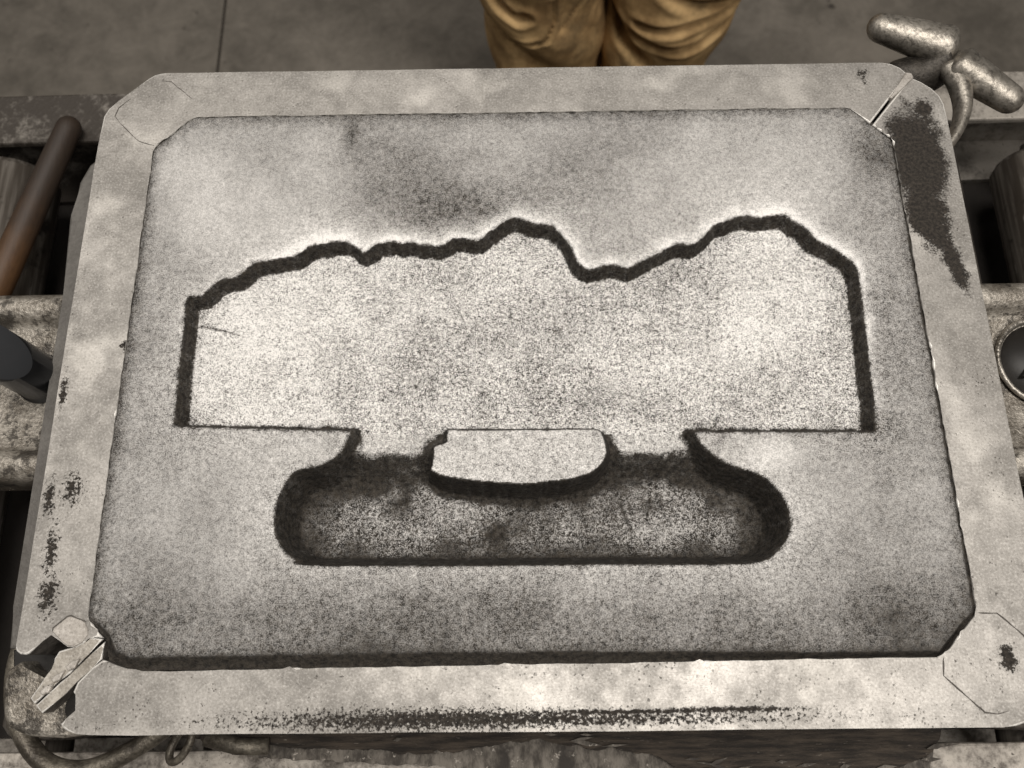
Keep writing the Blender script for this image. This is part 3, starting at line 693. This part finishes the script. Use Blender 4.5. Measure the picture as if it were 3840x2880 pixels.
plate('sand_body', [(float(a), float(b)) for a, b in inset([tuple(p) for p in OCT], .0006)], -.0400, .0580, M['joint'], sm_o, 0)

# ---------------------------------------------------------------- the tool handle
th = empty('tool_handle', (-.41, .35, -.12), 'dark brown worn wooden tool handle lying across the rail and roller', 'tool handle')
a = Vector((-.3935, .4580, -.1105)); b = Vector((-.4760, .1050, -.1082)); path = []; rad = []
for i in range(41):
    s = i / 40; s = s * s * (3 - 2 * s) if s < .5 else s
    path.append(tuple(a + (b - a) * s)); d = (b - a).length * s
    r = .0105 + .0022 * math.sin(s * 2.2)
    e = min(1, d / .011); e2 = min(1, ((b - a).length - d) / .008)
    rad.append(r * math.sqrt(max(.004, 1 - (1 - e) ** 2)) * math.sqrt(max(.02, 1 - (1 - e2) ** 2)))
from_bm('handle_shaft', tube_bm(path, rad, 24), M['handle'], th, True)

# ---------------------------------------------------------------- the person beyond the conveyor
pe = empty('person', (.145, .94, FLOOR), 'person in baggy tan work trousers standing behind the conveyor', 'person')
CRE = [np.array(c) / 1000.0 for c in [[(137,-467),(159,-481),(214,-489),(268,-486),(325,-473)],[(186,-457),(221,-449),(259,-442),(324,-441)],[(120,-377),(129,-428),(142,-466),(166,-515)],[(-35,-408),(-13,-427),(10,-437),(20,-428)],[(58,-392),(61,-436),(49,-465),(23,-482),(-7,-487)],[(73,-457),(97,-419),(122,-381)],[(-30,-476),(10,-502),(38,-533)],[(153,-490),(169,-510),(200,-537)],[(79,-384),(78,-419),(73,-455)],[(210,-387),(252,-409),(326,-424)]]]
CW = [(.040, .0050, .006), (.024, .0045, .005), (.028, .0060, .003), (.034, .0045, .006), (.009, .0022, .003), (.006, .0022, .001), (.010, .010, .004), (.024, .007, .006), (.006, .009, .003), (.014, .006, .005)]
verts = []; faces = []
def pdist(x, zz, poly):
    d2 = np.full(x.shape, 1e9)
    for i in range(len(poly) - 1):
        ax, ay = poly[i]; bx, by = poly[i + 1]; ex, ey = bx - ax, by - ay
        t = np.clip(((x - ax) * ex + (zz - ay) * ey) / (ex * ex + ey * ey), 0, 1)
        d2 = np.minimum(d2, (x - ax - t * ex) ** 2 + (zz - ay - t * ey) ** 2)
    return np.sqrt(d2)
def leg_tube(cx, lean, z0, z1, nz, prof, cyy=.938, nt=150):
    base = len(verts)
    T, ZZ = np.meshgrid(np.linspace(0, 2 * math.pi, nt, endpoint=False), np.linspace(z0, z1, nz))
    rx = np.interp(ZZ, *prof[0]); ry = np.interp(ZZ, *prof[1])
    c = cx + lean * (ZZ + .45)
    x = c + rx * np.cos(T); y = cyy + ry * np.sin(T)
    front = np.clip(-np.sin(T) * 1.6, 0, 1)
    dy = np.zeros_like(x)
    for cr, (dep, w, rg) in zip(CRE, CW):
        d = pdist(x, ZZ, cr)
        dy += front * (dep * np.exp(-d / w) - rg * np.exp(-((d - 2.6 * w) / (1.6 * w)) ** 2))
    dy += front * .004 * np.sin(ZZ * 23 + 5 * np.cos(T) + cx * 40)
    rad = .004 * np.sin(ZZ * 45 + 2 * T + cx * 30)
    x = x + rad * np.cos(T); y = y + dy + rad * np.sin(T)
    for v in zip(x.ravel(), y.ravel(), ZZ.ravel()): verts.append(v)
    for i in range(nz - 1):
        for k in range(nt):
            k2 = (k + 1) % nt
            faces.append((base + i * nt + k, base + i * nt + k2, base + (i + 1) * nt + k2, base + (i + 1) * nt + k))
    faces.append(tuple(base + (nz - 1) * nt + k for k in range(nt))); faces.append(tuple(base + nt - 1 - k for k in range(nt)))
prL = (([-.80, -.60, -.46, -.30, -.02], [.083, .088, .0975, .105, .105]), ([-.80, -.60, -.46, -.30, -.02], [.088, .092, .098, .104, .115]))
prR = (([-.80, -.60, -.46, -.30, -.02], [.083, .090, .1030, .109, .105]), ([-.80, -.60, -.46, -.30, -.02], [.088, .094, .101, .106, .115]))
leg_tube(.0475, -.06, -.80, -.02, 300, prL)
leg_tube(.2430, .06, -.80, -.02, 300, prR)
leg_tube(.1450, 0, -.13, .16, 60, (([-.13, -.05, .05, .16], [.150, .188, .180, .165]), ([-.13, -.05, .05, .16], [.085, .118, .118, .108])))
me = bpy.data.meshes.new('trousers'); me.from_pydata(verts, [], faces)
link('trousers', me, M['cloth'], pe, True)
bm = bmesh.new(); rings = []
for zz in (.135, .138, .172, .175):
    e = .004 if zz in (.138, .172) else .0
    rings.append([bm.verts.new((.145 + (.168 + e) * math.cos(t), .938 + (.112 + e) * math.sin(t), zz)) for t in np.linspace(0, 2 * math.pi, 64, endpoint=False)])
for ra, rb in zip(rings, rings[1:]):
    for k in range(64): bm.faces.new((ra[k], ra[(k + 1) % 64], rb[(k + 1) % 64], rb[k]))
bm.faces.new(rings[-1]); bm.faces.new(rings[0][::-1])
from_bm('belt', bm, M['belt'], pe, True)
def boot(cx):
    bm = bmesh.new(); rings = []; secs = [(1.005, .026, .030, .06), (.995, .036, .085, .10), (.955, .044, .150, .12), (.90, .045, .150, .12), (.86, .044, .090, .1), (.80, .049, .068, .1), (.74, .050, .058, .1), (.70, .044, .050, .1), (.685, .026, .036, .1)]
    for y, w, h, _ in secs:
        rings.append([bm.verts.new((cx + w * math.copysign(abs(math.cos(t)) ** .7, math.cos(t)), y, FLOOR + .001 + h * .5 + h * .5 * math.copysign(abs(math.sin(t)) ** .6, math.sin(t)))) for t in np.linspace(0, 2 * math.pi, 24, endpoint=False)])
    for ra, rb in zip(rings, rings[1:]):
        for k in range(24): bm.faces.new((ra[k], ra[(k + 1) % 24], rb[(k + 1) % 24], rb[k]))
    bm.faces.new(rings[0]); bm.faces.new(rings[-1][::-1]); bmesh.ops.recalc_face_normals(bm, faces=bm.faces)
    return from_bm('boot', bm, M['boot'], pe, True)
boot(.07); boot(.22)
